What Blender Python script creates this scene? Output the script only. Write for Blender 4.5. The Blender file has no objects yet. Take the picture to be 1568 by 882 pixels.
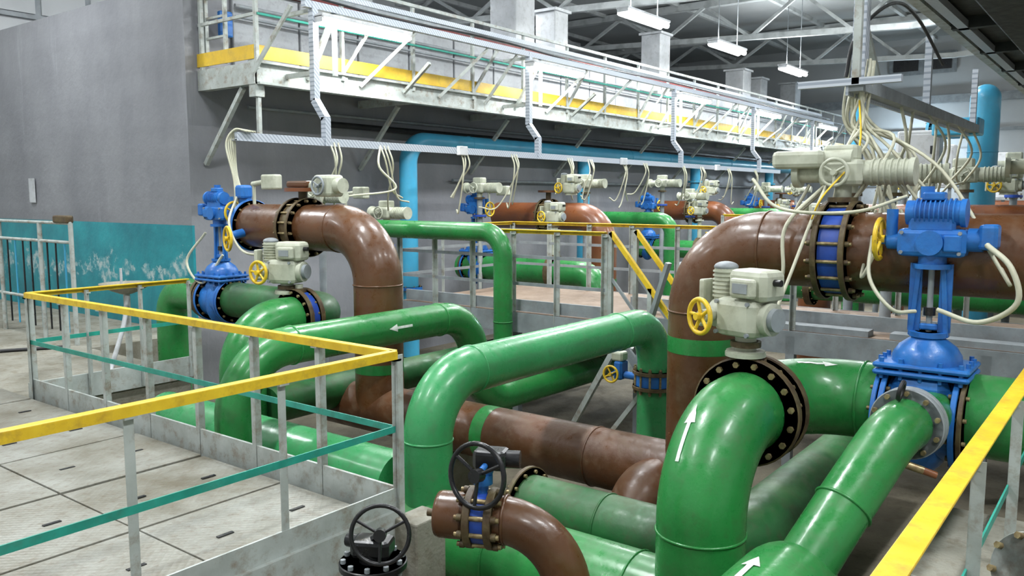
import bpy, math, random
from mathutils import Vector, Matrix
random.seed(7)
V=Vector
# ------------------------------------------------------------------ materials
def nmat(name):
    m=bpy.data.materials.new(name); m.use_nodes=True
    nt=m.node_tree; b=nt.nodes['Principled BSDF']
    return m,nt,b
def N(nt,t,**k):
    n=nt.nodes.new(t)
    for a,v in k.items(): setattr(n,a,v)
    return n
def paint(name,col,rough=.3,col2=None,scale=3.0,amt=.5,metal=0.0,bump=.05,coat=0.0,dirt=0.0,dirtcol=(.06,.05,.035),bscale=40,dust=0.0,dustcol=(.20,.19,.13),rvar=.12,scuff=0.0,scuffcol=(.35,.33,.28)):
    m,nt,b=nmat(name); L=nt.links
    geo=N(nt,'ShaderNodeNewGeometry')
    no=N(nt,'ShaderNodeTexNoise'); no.inputs['Scale'].default_value=scale; no.inputs['Detail'].default_value=6
    L.new(geo.outputs['Position'],no.inputs['Vector'])
    ramp=N(nt,'ShaderNodeValToRGB')
    c2=col2 if col2 else tuple(c*.7 for c in col)
    ramp.color_ramp.elements[0].position=.35; ramp.color_ramp.elements[0].color=(*c2,1)
    ramp.color_ramp.elements[1].position=.35+amt*.6; ramp.color_ramp.elements[1].color=(*col,1)
    L.new(no.outputs['Fac'],ramp.inputs['Fac'])
    last=ramp.outputs['Color']
    n2=N(nt,'ShaderNodeTexNoise'); n2.inputs['Scale'].default_value=9; n2.inputs['Detail'].default_value=9; n2.inputs['Roughness'].default_value=.7
    L.new(geo.outputs['Position'],n2.inputs['Vector'])
    if dirt>0:
        r2=N(nt,'ShaderNodeValToRGB'); r2.color_ramp.elements[0].position=.50; r2.color_ramp.elements[1].position=.68
        r2.color_ramp.elements[1].color=(dirt,dirt,dirt,1)
        L.new(n2.outputs['Fac'],r2.inputs['Fac'])
        mx=N(nt,'ShaderNodeMixRGB'); mx.inputs['Color2'].default_value=(*dirtcol,1)
        L.new(r2.outputs['Color'],mx.inputs['Fac']); L.new(last,mx.inputs['Color1']); last=mx.outputs['Color']
    if scuff>0:
        ns=N(nt,'ShaderNodeTexNoise'); ns.inputs['Scale'].default_value=22; ns.inputs['Detail'].default_value=10; ns.inputs['Roughness'].default_value=.8
        L.new(geo.outputs['Position'],ns.inputs['Vector'])
        rs=N(nt,'ShaderNodeMapRange'); rs.inputs['From Min'].default_value=.64; rs.inputs['From Max'].default_value=.68; rs.inputs['To Max'].default_value=scuff
        L.new(ns.outputs['Fac'],rs.inputs['Value'])
        mx=N(nt,'ShaderNodeMixRGB'); mx.inputs['Color2'].default_value=(*scuffcol,1)
        L.new(rs.outputs[0],mx.inputs['Fac']); L.new(last,mx.inputs['Color1']); last=mx.outputs['Color']
    if dust>0:
        sn=N(nt,'ShaderNodeSeparateXYZ'); L.new(geo.outputs['Normal'],sn.inputs[0])
        mr=N(nt,'ShaderNodeMapRange'); mr.inputs['From Min'].default_value=.35; mr.inputs['From Max'].default_value=1.0; mr.inputs['To Max'].default_value=dust
        L.new(sn.outputs['Z'],mr.inputs['Value'])
        n5=N(nt,'ShaderNodeTexNoise'); n5.inputs['Scale'].default_value=4; n5.inputs['Detail'].default_value=8; L.new(geo.outputs['Position'],n5.inputs['Vector'])
        r5=N(nt,'ShaderNodeMapRange'); r5.inputs['From Min'].default_value=.35; r5.inputs['From Max'].default_value=.65; L.new(n5.outputs['Fac'],r5.inputs['Value'])
        mu=N(nt,'ShaderNodeMath',operation='MULTIPLY'); L.new(mr.outputs[0],mu.inputs[0]); L.new(r5.outputs[0],mu.inputs[1])
        mx=N(nt,'ShaderNodeMixRGB'); mx.inputs['Color2'].default_value=(*dustcol,1)
        L.new(mu.outputs[0],mx.inputs['Fac']); L.new(last,mx.inputs['Color1']); last=mx.outputs['Color']
    L.new(last,b.inputs['Base Color'])
    rr=N(nt,'ShaderNodeMapRange'); rr.inputs['From Min'].default_value=.35; rr.inputs['From Max'].default_value=.65
    rr.inputs['To Min'].default_value=max(.05,rough-rvar*.5); rr.inputs['To Max'].default_value=min(1,rough+rvar)
    L.new(n2.outputs['Fac'],rr.inputs['Value']); L.new(rr.outputs[0],b.inputs['Roughness'])
    b.inputs['Metallic'].default_value=metal
    if coat: b.inputs['Coat Weight'].default_value=coat; b.inputs['Coat Roughness'].default_value=.15
    if bump:
        n3=N(nt,'ShaderNodeTexNoise'); n3.inputs['Scale'].default_value=bscale; n3.inputs['Detail'].default_value=4
        L.new(geo.outputs['Position'],n3.inputs['Vector'])
        bp=N(nt,'ShaderNodeBump'); bp.inputs['Strength'].default_value=bump; bp.inputs['Distance'].default_value=.02
        L.new(n3.outputs['Fac'],bp.inputs['Height']); L.new(bp.outputs['Normal'],b.inputs['Normal'])
    return m
def emis(name,col,st):
    m,nt,b=nmat(name); b.inputs['Base Color'].default_value=(*col,1)
    b.inputs['Emission Color'].default_value=(*col,1); b.inputs['Emission Strength'].default_value=st
    return m
GREEN=paint('green_pipe_paint',(.028,.26,.058),.30,(.018,.18,.04),2.0,.6,bump=.11,coat=.2,dirt=.45,dirtcol=(.045,.12,.035),bscale=18,dust=.12,dustcol=(.13,.24,.11),scuff=.4,scuffcol=(.11,.28,.13),rvar=.2)
GREENL=paint('green_pipe_paint_light',(.05,.34,.12),.30,(.035,.26,.085),2.0,.6,bump=.11,coat=.2,dirt=.4,dirtcol=(.07,.18,.08),bscale=18,dust=.12,dustcol=(.15,.3,.18),scuff=.4,scuffcol=(.15,.38,.22),rvar=.2)
GREEND=paint('green_pipe_paint_dusty',(.018,.145,.038),.42,(.018,.09,.026),3.0,.6,bump=.11,dirt=.6,dirtcol=(.06,.075,.035),bscale=18,dust=.28,dustcol=(.15,.18,.09),scuff=.45,scuffcol=(.15,.2,.11),rvar=.2)
BROWN=paint('brown_pipe_paint',(.125,.05,.018),.32,(.085,.034,.013),2.5,.6,bump=.12,coat=.2,dirt=.55,dirtcol=(.12,.07,.035),bscale=18,dust=.12,dustcol=(.19,.125,.07),scuff=.7,scuffcol=(.26,.19,.13),rvar=.2)
BROWND=paint('brown_pipe_paint_dusty',(.11,.042,.016),.36,(.07,.028,.012),3.5,.6,bump=.12,dirt=.6,dirtcol=(.12,.075,.04),bscale=18,dust=.22,dustcol=(.17,.115,.065),scuff=.7,scuffcol=(.22,.17,.12),rvar=.2)
ORANGE=paint('red_brown_pipe_paint',(.22,.075,.025),.32,(.16,.05,.02),2.5,.6,bump=.06,coat=.2,dirt=.3,dirtcol=(.12,.07,.04),bscale=18)
RUST=paint('flange_rusty',(.125,.09,.038),.5,(.06,.034,.016),12,.6,bump=.18,dirt=.6,dirtcol=(.14,.13,.06),scuff=.6,scuffcol=(.24,.15,.06))
BRASS=paint('bolt_zinc',(.45,.37,.19),.35,(.2,.14,.07),30,.6,metal=.5,bump=0)
BLUE=paint('valve_blue_paint',(.022,.18,.54),.36,(.016,.12,.42),6,.6,bump=.1,coat=.1,dirt=.4,dirtcol=(.03,.08,.2),scuff=.4,scuffcol=(.15,.3,.5))
DBLUE=paint('valve_dark_blue',(.02,.08,.42),.38,(.015,.05,.28),8,.6,bump=.05)
LBLUE=paint('light_blue_pipe_paint',(.055,.37,.58),.34,(.045,.30,.49),2,.6,bump=.05,coat=.1,bscale=18,dirt=.2,dirtcol=(.1,.25,.3))
CREAM=paint('actuator_cream_paint',(.52,.54,.44),.42,(.41,.43,.34),8,.5,bump=.05,dirt=.5,dirtcol=(.25,.24,.17),scuff=.5,scuffcol=(.2,.19,.15))
YEL=paint('yellow_rail_paint',(.80,.56,.03),.34,(.68,.44,.02),8,.5,bump=.06,dirt=.55,dirtcol=(.3,.16,.03),scuff=.75,scuffcol=(.12,.07,.03))
YELD=paint('yellow_band_paint',(.72,.48,.03),.45,(.6,.38,.03),5,.5,bump=.05,dirt=.4,dirtcol=(.3,.22,.06))
TEALR=paint('teal_rail_paint',(.03,.35,.27),.4,(.02,.25,.19),8,.5,bump=.05,dirt=.3,dirtcol=(.08,.09,.06))
RAIL=paint('grey_rail_paint',(.45,.49,.47),.42,(.34,.37,.35),6,.5,bump=.08,dirt=.7,dirtcol=(.2,.14,.08),scuff=.6,scuffcol=(.2,.11,.05))
STEELG=paint('grey_steel_paint',(.29,.32,.34),.45,(.21,.235,.25),5,.5,bump=.05,dirt=.3,dirtcol=(.15,.12,.1))
WHITE=paint('white_paint',(.56,.58,.60),.5,(.42,.44,.46),2,.5,bump=.04,dirt=.45,dirtcol=(.26,.26,.25))
CLAD=paint('cladding_paint',(.37,.39,.41),.55,(.27,.285,.30),1.2,.5,bump=.06,dirt=.5,dirtcol=(.2,.2,.2))
BLACK=paint('black_enamel',(.012,.012,.014),.3,None,5,.5,bump=.05)
CABLE=paint('cable_cream',(.58,.58,.45),.5,(.45,.44,.33),5,.5,bump=0)
BCABLE=paint('cable_black',(.015,.015,.017),.5,None,5,.5,bump=0)
CONC=paint('concrete_dirty',(.34,.33,.28),.75,(.19,.18,.14),2.2,.7,bump=.35,dirt=.6,dirtcol=(.13,.10,.06))
PITC=paint('pit_floor_dirty',(.20,.175,.125),.8,(.09,.08,.055),1.7,.7,bump=.35,dirt=.5,dirtcol=(.07,.055,.035))
DECK=paint('deck_plate_brown',(.29,.21,.15),.6,(.19,.13,.09),3,.6,bump=.1,dirt=.3)
WALLW=paint('wall_light_grey',(.52,.54,.55),.8,(.44,.46,.47),.6,.6,bump=.05)
CEIL=paint('ceiling_grey',(.38,.40,.40),.85,(.31,.33,.33),.5,.6,bump=.05)
TRUSS=paint('truss_paint',(.50,.53,.53),.5,None,3,.3,bump=0)
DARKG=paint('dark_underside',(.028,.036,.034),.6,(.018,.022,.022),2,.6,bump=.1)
DRED=paint('dark_red_stripe',(.18,.03,.03),.6,None,3,.4,bump=0)
ARROWW=paint('arrow_white',(.8,.82,.78),.4,(.6,.68,.6),25,.4,bump=0)
TUBE=emis('fluorescent_tube',(1,1,.97),25.0)
FLOOD=emis('floodlight_glass',(.75,.9,1),40.0)
def plate():
    m,nt,b=nmat('floor_plate_steel'); L=nt.links
    geo=N(nt,'ShaderNodeNewGeometry')
    def noise(sc,det,r=.6):
        n=N(nt,'ShaderNodeTexNoise'); n.inputs['Scale'].default_value=sc; n.inputs['Detail'].default_value=det; n.inputs['Roughness'].default_value=r; L.new(geo.outputs['Position'],n.inputs['Vector']); return n
    n1=noise(1.1,8,.65); r=N(nt,'ShaderNodeValToRGB'); e=r.color_ramp.elements
    e[0].position=.34; e[0].color=(.12,.105,.07,1); e[1].position=.68; e[1].color=(.32,.325,.295,1)
    x=r.color_ramp.elements.new(.5); x.color=(.225,.22,.185,1)
    L.new(n1.outputs['Fac'],r.inputs['Fac'])
    n2=noise(14,10,.75); r2=N(nt,'ShaderNodeMapRange'); r2.inputs['From Min'].default_value=.5; r2.inputs['From Max'].default_value=.72; r2.inputs['To Max'].default_value=.8; L.new(n2.outputs['Fac'],r2.inputs['Value'])
    mx=N(nt,'ShaderNodeMixRGB'); mx.inputs['Color2'].default_value=(.12,.09,.055,1); L.new(r2.outputs[0],mx.inputs['Fac']); L.new(r.outputs['Color'],mx.inputs['Color1'])
    L.new(mx.outputs['Color'],b.inputs['Base Color']); b.inputs['Roughness'].default_value=.4
    mp=N(nt,'ShaderNodeMapping'); mp.inputs['Rotation'].default_value=(0,0,.785); mp.inputs['Scale'].default_value=(28,28,28); L.new(geo.outputs['Position'],mp.inputs['Vector'])
    ck=N(nt,'ShaderNodeTexVoronoi'); ck.inputs['Scale'].default_value=1; ck.inputs['Randomness'].default_value=.0; L.new(mp.outputs[0],ck.inputs['Vector'])
    bp=N(nt,'ShaderNodeBump'); bp.inputs['Strength'].default_value=.35; bp.inputs['Distance'].default_value=.01; L.new(ck.outputs['Distance'],bp.inputs['Height']); L.new(bp.outputs['Normal'],b.inputs['Normal'])
    return m
PLATE=plate()
def perf():
    m,nt,b=nmat('perforated_steel'); L=nt.links
    geo=N(nt,'ShaderNodeNewGeometry')
    sx=N(nt,'ShaderNodeSeparateXYZ'); L.new(geo.outputs['Position'],sx.inputs[0])
    ad=N(nt,'ShaderNodeMath',operation='ADD'); L.new(sx.outputs['X'],ad.inputs[0]); L.new(sx.outputs['Z'],ad.inputs[1])
    mu=N(nt,'ShaderNodeMath',operation='MULTIPLY'); mu.inputs[1].default_value=18; L.new(ad.outputs[0],mu.inputs[0])
    fr=N(nt,'ShaderNodeMath',operation='FRACT'); L.new(mu.outputs[0],fr.inputs[0])
    gt=N(nt,'ShaderNodeMath',operation='GREATER_THAN'); gt.inputs[1].default_value=.65; L.new(fr.outputs[0],gt.inputs[0])
    mx=N(nt,'ShaderNodeMixRGB'); mx.inputs['Color1'].default_value=(.50,.54,.60,1); mx.inputs['Color2'].default_value=(.30,.34,.40,1)
    L.new(gt.outputs[0],mx.inputs['Fac']); L.new(mx.outputs['Color'],b.inputs['Base Color'])
    b.inputs['Roughness'].default_value=.4; b.inputs['Metallic'].default_value=.2
    return m
PERF=perf()
def tankmat():
    m,nt,b=nmat('tank_wall_paint'); L=nt.links
    geo=N(nt,'ShaderNodeNewGeometry'); sx=N(nt,'ShaderNodeSeparateXYZ'); L.new(geo.outputs['Position'],sx.inputs[0])
    def noise(sc,det,vec=None,rough=.6):
        n=N(nt,'ShaderNodeTexNoise'); n.inputs['Scale'].default_value=sc; n.inputs['Detail'].default_value=det; n.inputs['Roughness'].default_value=rough
        L.new(vec if vec else geo.outputs['Position'],n.inputs['Vector']); return n
    mp=N(nt,'ShaderNodeMapping'); mp.inputs['Scale'].default_value=(1,1,.5); L.new(geo.outputs['Position'],mp.inputs['Vector'])
    n1=noise(.9,9,mp.outputs[0],.62)
    r=N(nt,'ShaderNodeValToRGB'); e=r.color_ramp.elements
    e[0].position=.3; e[0].color=(.17,.175,.193,1); e[1].position=.72; e[1].color=(.255,.262,.28,1)
    L.new(n1.outputs['Fac'],r.inputs['Fac'])
    mb=N(nt,'ShaderNodeMapping'); mb.inputs['Scale'].default_value=(.05,.05,1.1); L.new(geo.outputs['Position'],mb.inputs['Vector'])
    nb=noise(1.0,2,mb.outputs[0]); rb=N(nt,'ShaderNodeMapRange'); rb.inputs['From Min'].default_value=.4; rb.inputs['From Max'].default_value=.6; rb.inputs['To Min'].default_value=.9; rb.inputs['To Max'].default_value=1.05; L.new(nb.outputs['Fac'],rb.inputs['Value'])
    ms=N(nt,'ShaderNodeMapping'); ms.inputs['Scale'].default_value=(4,4,.35); L.new(geo.outputs['Position'],ms.inputs['Vector'])
    nd=noise(1.0,6,ms.outputs[0],.7); rd=N(nt,'ShaderNodeMapRange'); rd.inputs['From Min'].default_value=.6; rd.inputs['From Max'].default_value=.78; rd.inputs['To Min'].default_value=1.0; rd.inputs['To Max'].default_value=1.3; L.new(nd.outputs['Fac'],rd.inputs['Value'])
    pm=N(nt,'ShaderNodeMath',operation='MULTIPLY'); L.new(rb.outputs[0],pm.inputs[0]); L.new(rd.outputs[0],pm.inputs[1])
    hb=N(nt,'ShaderNodeVectorMath',operation='SCALE'); L.new(r.outputs['Color'],hb.inputs[0]); L.new(pm.outputs[0],hb.inputs['Scale'])
    n2=noise(1.3,7); r2=N(nt,'ShaderNodeValToRGB'); e=r2.color_ramp.elements
    e[0].position=.35; e[0].color=(.010,.17,.21,1); e[1].position=.65; e[1].color=(.020,.29,.33,1); L.new(n2.outputs['Fac'],r2.inputs['Fac'])
    n3=noise(1.7,14,None,.74)
    sb=N(nt,'ShaderNodeMath',operation='SUBTRACT'); sb.inputs[1].default_value=.75; L.new(sx.outputs['Z'],sb.inputs[0])
    ab=N(nt,'ShaderNodeMath',operation='ABSOLUTE'); L.new(sb.outputs[0],ab.inputs[0])
    ml=N(nt,'ShaderNodeMath',operation='MULTIPLY'); ml.inputs[1].default_value=-.3; L.new(ab.outputs[0],ml.inputs[0])
    ad=N(nt,'ShaderNodeMath',operation='ADD'); L.new(n3.outputs['Fac'],ad.inputs[0]); L.new(ml.outputs[0],ad.inputs[1])
    gt=N(nt,'ShaderNodeMapRange'); gt.inputs['From Min'].default_value=.49; gt.inputs['From Max'].default_value=.52; L.new(ad.outputs[0],gt.inputs['Value'])
    n6=noise(9,6); r6=N(nt,'ShaderNodeValToRGB'); e=r6.color_ramp.elements
    e[0].position=.42; e[0].color=(.05,.27,.31,1); e[1].position=.62; e[1].color=(.42,.50,.49,1); L.new(n6.outputs['Fac'],r6.inputs['Fac'])
    mx=N(nt,'ShaderNodeMixRGB'); L.new(r6.outputs['Color'],mx.inputs['Color2']); L.new(gt.outputs[0],mx.inputs['Fac']); L.new(r2.outputs['Color'],mx.inputs['Color1'])
    lt=N(nt,'ShaderNodeMath',operation='LESS_THAN'); lt.inputs[1].default_value=1.49; L.new(sx.outputs['Z'],lt.inputs[0])
    lx=N(nt,'ShaderNodeMath',operation='LESS_THAN'); lx.inputs[1].default_value=6.62; L.new(sx.outputs['X'],lx.inputs[0])
    mm=N(nt,'ShaderNodeMath',operation='MULTIPLY'); L.new(lt.outputs[0],mm.inputs[0]); L.new(lx.outputs[0],mm.inputs[1])
    fx=N(nt,'ShaderNodeMixRGB'); L.new(mm.outputs[0],fx.inputs['Fac']); L.new(hb.outputs[0],fx.inputs['Color1']); L.new(mx.outputs['Color'],fx.inputs['Color2'])
    L.new(fx.outputs['Color'],b.inputs['Base Color']); b.inputs['Roughness'].default_value=.4
    n4=noise(7,5); bp=N(nt,'ShaderNodeBump'); bp.inputs['Strength'].default_value=.25; bp.inputs['Distance'].default_value=.03
    L.new(n4.outputs['Fac'],bp.inputs['Height']); L.new(bp.outputs['Normal'],b.inputs['Normal'])
    return m
TANK=tankmat()

# ------------------------------------------------------------------ geometry builder
def basis(ax):
    ax=V(ax).normalized(); h=V((0,0,1)) if abs(ax.z)<.95 else V((1,0,0))
    a=h.cross(ax).normalized(); return a,ax.cross(a).normalized(),ax
def rpath(pts,R,n=14):
    pts=[V(p) for p in pts]; out=[pts[0]]
    for i in range(1,len(pts)-1):
        P=pts[i]; a=(P-pts[i-1]); b=(pts[i+1]-P); la,lb=a.length,b.length; a=a/la; b=b/lb
        th=a.angle(b)
        if th<.02: out.append(P); continue
        t=min(R*math.tan(th/2),la*.98 if i==1 else la*.5,lb*.98 if i==len(pts)-2 else lb*.5); r=t/math.tan(th/2)
        s=P-a*t; nrm=(b-a*a.dot(b)).normalized(); c=s+nrm*r
        k=max(3,int(n*th/1.57))
        for j in range(k+1):
            an=th*j/k; out.append(c-nrm*r*math.cos(an)+a*r*math.sin(an))
    out.append(pts[-1]); return out
def smooth(pts,n=8):
    pts=[V(p) for p in pts]; P=[pts[0]*2-pts[1]]+pts+[pts[-1]*2-pts[-2]]; out=[]
    for i in range(1,len(P)-2):
        p0,p1,p2,p3=P[i-1:i+3]
        for j in range(n):
            t=j/n; out.append(.5*((2*p1)+(p2-p0)*t+(2*p0-5*p1+4*p2-p3)*t*t+(3*p1-p0-3*p2+p3)*t**3))
    out.append(pts[-1]); return out
class B:
    def __init__(s,name): s.name=name; s.v=[]; s.f=[]; s.mi=[]; s.sm=[]; s.mats=[]; s.M=Matrix()
    def add(s,vs,fs,mat,sm=False):
        if mat not in s.mats: s.mats.append(mat)
        k=s.mats.index(mat); o=len(s.v)
        s.v+=[s.M@V(v) for v in vs]
        for f in fs: s.f.append([o+i for i in f]); s.mi.append(k); s.sm.append(sm)
        return s
    def ringsweep(s,pts,rad,mat,seg=28,caps=True):
        pts=[V(p) for p in pts]; n=len(pts); rr=rad if isinstance(rad,(list,tuple)) else [rad]*n
        T=[]
        for i in range(n):
            t=(pts[min(i+1,n-1)]-pts[max(i-1,0)]); T.append(t.normalized())
        a,b,_=basis(T[0]); vs=[]
        for i in range(n):
            if i>0:
                q=T[i-1].rotation_difference(T[i]); a=q@a; a=(a-T[i]*a.dot(T[i])).normalized()
            b=T[i].cross(a)
            for j in range(seg):
                an=2*math.pi*j/seg; vs.append(pts[i]+(a*math.cos(an)+b*math.sin(an))*rr[i])
        fs=[[i*seg+j,i*seg+(j+1)%seg,(i+1)*seg+(j+1)%seg,(i+1)*seg+j] for i in range(n-1) for j in range(seg)]
        s.add(vs,fs,mat,True)
        if caps:
            s.add(vs[:seg],[list(range(seg))[::-1]],mat); s.add(vs[-seg:],[list(range(seg))],mat)
        return s
    def tube(s,pts,r,mat,R=.3,seg=28,caps=True):
        p=rpath(pts,R); s.ringsweep(p,r,mat,seg,caps); return p
    def cable(s,pts,r,mat): s.ringsweep(smooth(pts),r,mat,6)
    def cyl(s,p0,p1,r,mat,seg=20,r1=None):
        s.ringsweep([p0,p1],[r,r if r1 is None else r1],mat,seg); return s
    def lathe(s,c,ax,prof,mat,seg=24,sm=True):
        a,b,ax=basis(ax); c=V(c)
        if sm:
            vs=[];n=len(prof)
            for (h,r) in prof:
                for j in range(seg):
                    an=2*math.pi*j/seg; vs.append(c+ax*h+(a*math.cos(an)+b*math.sin(an))*r)
            s.add(vs,[[i*seg+j,i*seg+(j+1)%seg,(i+1)*seg+(j+1)%seg,(i+1)*seg+j] for i in range(n-1) for j in range(seg)],mat,True)
            s.add(vs[:seg],[list(range(seg))[::-1]],mat); s.add(vs[-seg:],[list(range(seg))],mat)
        else:
            for i in range(len(prof)-1): s.lathe(c,ax,prof[i:i+2],mat,seg,True)
    def box(s,c,sz,mat,rot=0,bev=0):
        x,y,z=[k/2 for k in sz]; b=min(bev,x*.9,y*.9,z*.9); R=Matrix.Rotation(rot,3,'Z') if not isinstance(rot,Matrix) else rot
        c=V(c)
        if b<=0:
            vs=[c+R@V((i*x,j*y,k*z)) for i in(-1,1) for j in(-1,1) for k in(-1,1)]
            s.add(vs,[(0,1,3,2),(4,6,7,5),(0,4,5,1),(2,3,7,6),(0,2,6,4),(1,5,7,3)],mat); return
        def ring(xx,yy,zz,bb):
            return [(xx,-yy+bb,zz),(xx,yy-bb,zz),(xx-bb,yy,zz),(-xx+bb,yy,zz),(-xx,yy-bb,zz),(-xx,-yy+bb,zz),(-xx+bb,-yy,zz),(xx-bb,-yy,zz)]
        k=b*.3
        vs=ring(x-b,y-b,-z,k)+ring(x-k,y-k,-z+k,b*.8)+ring(x,y,-z+b,b)+ring(x,y,z-b,b)+ring(x-k,y-k,z-k,b*.8)+ring(x-b,y-b,z,k)
        vs=[c+R@V(v) for v in vs]; fs=[]
        for r in range(5):
            for j in range(8): fs.append([r*8+j,r*8+(j+1)%8,(r+1)*8+(j+1)%8,(r+1)*8+j])
        fs.append(list(range(8))[::-1]); fs.append(list(range(40,48)))
        s.add(vs,fs,mat)
    def beam(s,p0,p1,w,h,mat,bev=0):
        p0,p1=V(p0),V(p1); d=p1-p0; L=d.length; d=d/L
        up=V((0,0,1)) if abs(d.z)<.95 else V((0,1,0))
        y=up.cross(d).normalized(); z=d.cross(y); R=Matrix((d,y,z)).transposed()
        s.box((p0+p1)/2,(L,w,h),mat,R,bev)
    def torus(s,c,ax,R,r,mat,seg=36,k=10):
        a,b,ax=basis(ax); c=V(c); vs=[]
        for i in range(seg):
            t=2*math.pi*i/seg; d=a*math.cos(t)+b*math.sin(t)
            for j in range(k):
                u=2*math.pi*j/k; vs.append(c+d*(R+r*math.cos(u))+ax*r*math.sin(u))
        s.add(vs,[[i*k+j,((i+1)%seg)*k+j,((i+1)%seg)*k+(j+1)%k,i*k+(j+1)%k] for i in range(seg) for j in range(k)],mat,True)
    def ell(s,c,rad,mat,seg=24,k=14):
        c=V(c); vs=[]
        for i in range(k+1):
            p=math.pi*(i+.001)/(k+.002)
            for j in range(seg):
                t=2*math.pi*j/seg; vs.append(c+V((rad[0]*math.sin(p)*math.cos(t),rad[1]*math.sin(p)*math.sin(t),rad[2]*math.cos(p))))
        s.add(vs,[[i*seg+j,(i+1)*seg+j,(i+1)*seg+(j+1)%seg,i*seg+(j+1)%seg] for i in range(k) for j in range(seg)],mat,True)
    def flange(s,c,ax,R,th,mat,nb=12,br=.016,both=True,bm=None):
        a,b,ax=basis(ax); c=V(c)
        s.lathe(c,ax,[(-th/2,R*.6),(-th/2,R*.97),(-th/2+.004,R),(th/2-.004,R),(th/2,R*.97),(th/2,R*.6)],mat,40,False)
        for i in range(nb):
            if br<=0: break
            t=2*math.pi*(i+.5)/nb; p=c+(a*math.cos(t)+b*math.sin(t))*R*.87
            s.cyl(p-ax*(th/2+.02),p+ax*(th/2+.02),br,bm or BRASS,6)
    def wheel(s,c,ax,R,r,mat,sp=3,hub=None):
        a,b,ax=basis(ax); c=V(c); s.torus(c,ax,R,r,mat)
        for i in range(sp):
            t=2*math.pi*i/sp+.5; s.cyl(c-ax*r*.6,c+(a*math.cos(t)+b*math.sin(t))*R,r*.75,mat,8)
        s.cyl(c-ax*r*2.2,c+ax*r*2.2,R*.22,mat,14)
    def weld(s,c,ax,r,mat): s.torus(c,ax,r,.009,mat,36,6)
    def arrow(s,path,s0,L,nh,r,w=.035,rev=False):
        ds=[0]
        for i in range(1,len(path)): ds.append(ds[-1]+(path[i]-path[i-1]).length)
        def at(q):
            q=max(0,min(q,ds[-1]-1e-4)); i=0
            while ds[i+1]<q: i+=1
            t=(q-ds[i])/(ds[i+1]-ds[i]); return path[i].lerp(path[i+1],t),(path[min(i+2,len(path)-1)]-path[max(i-1,0)]).normalized()
        def P(q,t):
            c,T=at(q); n=V(nh); n=(n-T*n.dot(T)).normalized(); bb=T.cross(n); return c+(n*math.cos(t/r)+bb*math.sin(t/r))*(r+.004)
        K=10; rows=[]
        for i in range(K+1):
            f=i/K
            if f<=.65: hw=w*.33
            else: hw=w*(1-(f-.65)/.35)+.0005
            rows.append((f,hw))
            if i<K and f<=.65<(i+1)/K: rows.append((.651,w*.33)); rows.append((.652,w))
        vs=[];m=4
        for f,hw in rows:
            q=s0+L*((1-f) if rev else f)
            for j in range(m+1): vs.append(P(q,hw*(2*j/m-1)))
        fs=[[i*(m+1)+j,i*(m+1)+j+1,(i+1)*(m+1)+j+1,(i+1)*(m+1)+j] for i in range(len(rows)-1) for j in range(m)]
        s.add(vs,fs,ARROWW)
    def done(s,parent=None):
        me=bpy.data.meshes.new(s.name)
        c=sum(s.v,V())/len(s.v) if s.v else V()
        me.from_pydata([tuple(v-c) for v in s.v],[],s.f)
        for m in s.mats: me.materials.append(m)
        me.polygons.foreach_set('material_index',s.mi); me.polygons.foreach_set('use_smooth',s.sm); me.update()
        o=bpy.data.objects.new(s.name,me); o.location=c; bpy.context.collection.objects.link(o)
        if parent: o.parent=parent
        return o
def at(x,y,z,rz=0,sc=1): return Matrix.Translation((x,y,z))@Matrix.Rotation(rz,4,'Z')@Matrix.Scale(sc,4)

# ------------------------------------------------------------------ room shell
def slab(name,x0,x1,y0,y1,z0,z1,mat):
    b=B(name); b.box(((x0+x1)/2,(y0+y1)/2,(z0+z1)/2),(x1-x0,y1-y0,z1-z0),mat); return b.done()
slab('floor',-6,36.2,-8.2,19.2,-1.15,-.95,PITC)
slab('floor_raised_walkway',-6,3.38,3.52,19.2,-.949,-.05,CONC)
slab('floor_raised_corner',3.38,5.1,8.45,19.2,-.949,-.05,CONC)
slab('floor_raised_tank_side',5.1,6.57,10.75,19.2,-.949,-.05,CONC)
slab('floor_raised_camera_side',-6,1.4,-8.2,3.42,-.949,0,CONC)
slab('floor_raised_service_side',1.4,36.2,-8.2,.30,-.949,0,CONC)
slab('ceiling',-6,36.2,-8.2,19.2,8,8.2,CEIL)
slab('wall_far',36,36.2,-8.2,19.2,-.95,8,WALLW)
slab('wall_left',-6,36,19,19.2,-.95,8,WALLW)
slab('wall_right',-6,36,-8.2,-8,-.95,8,WALLW)
slab('wall_back',-6.2,-6,-8.2,19.2,-.95,8,WALLW)
b=B('concrete_water_tank'); b.box(((6.58+33)/2,14.2,1.95),(33-6.58,7.0,5.8),TANK)
b.box(((6.95+33)/2,10.8,4.95),(33-6.95,.2,.2),CLAD); b.done()
b=B('window_1'); b.box((35.9,7.4,7.0),(.06,2.4,.8),STEELG)
for k in(-.58,.58): b.box((35.85,7.4+k,7.0),(.05,.9,.5),BLACK)
b.done()
b=B('trim_1'); b.box((35.85,5,5.6),(.2,26,.3),STEELG); b.box((35.85,5,4.4),(.12,26,.1),STEELG); b.done()
b=B('door_1'); b.box((35.8,7.4,1.8),(.1,4.0,3.8),WHITE); b.box((35.72,7.4,1.8),(.06,.1,3.8),STEELG)
for k in range(4): b.box((35.72,7.4,.3+k*1.0),(.06,4.0,.06),STEELG)
b.done()
b=B('floodlight'); b.box((35.0,7.3,3.5),(.2,.7,.5),BLACK,0,.03); b.box((34.88,7.3,3.5),(.05,.6,.42),FLOOD); b.beam((35.1,7.3,3.5),(35.9,7.3,3.7),.08,.08,BLACK); b.done()
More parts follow.
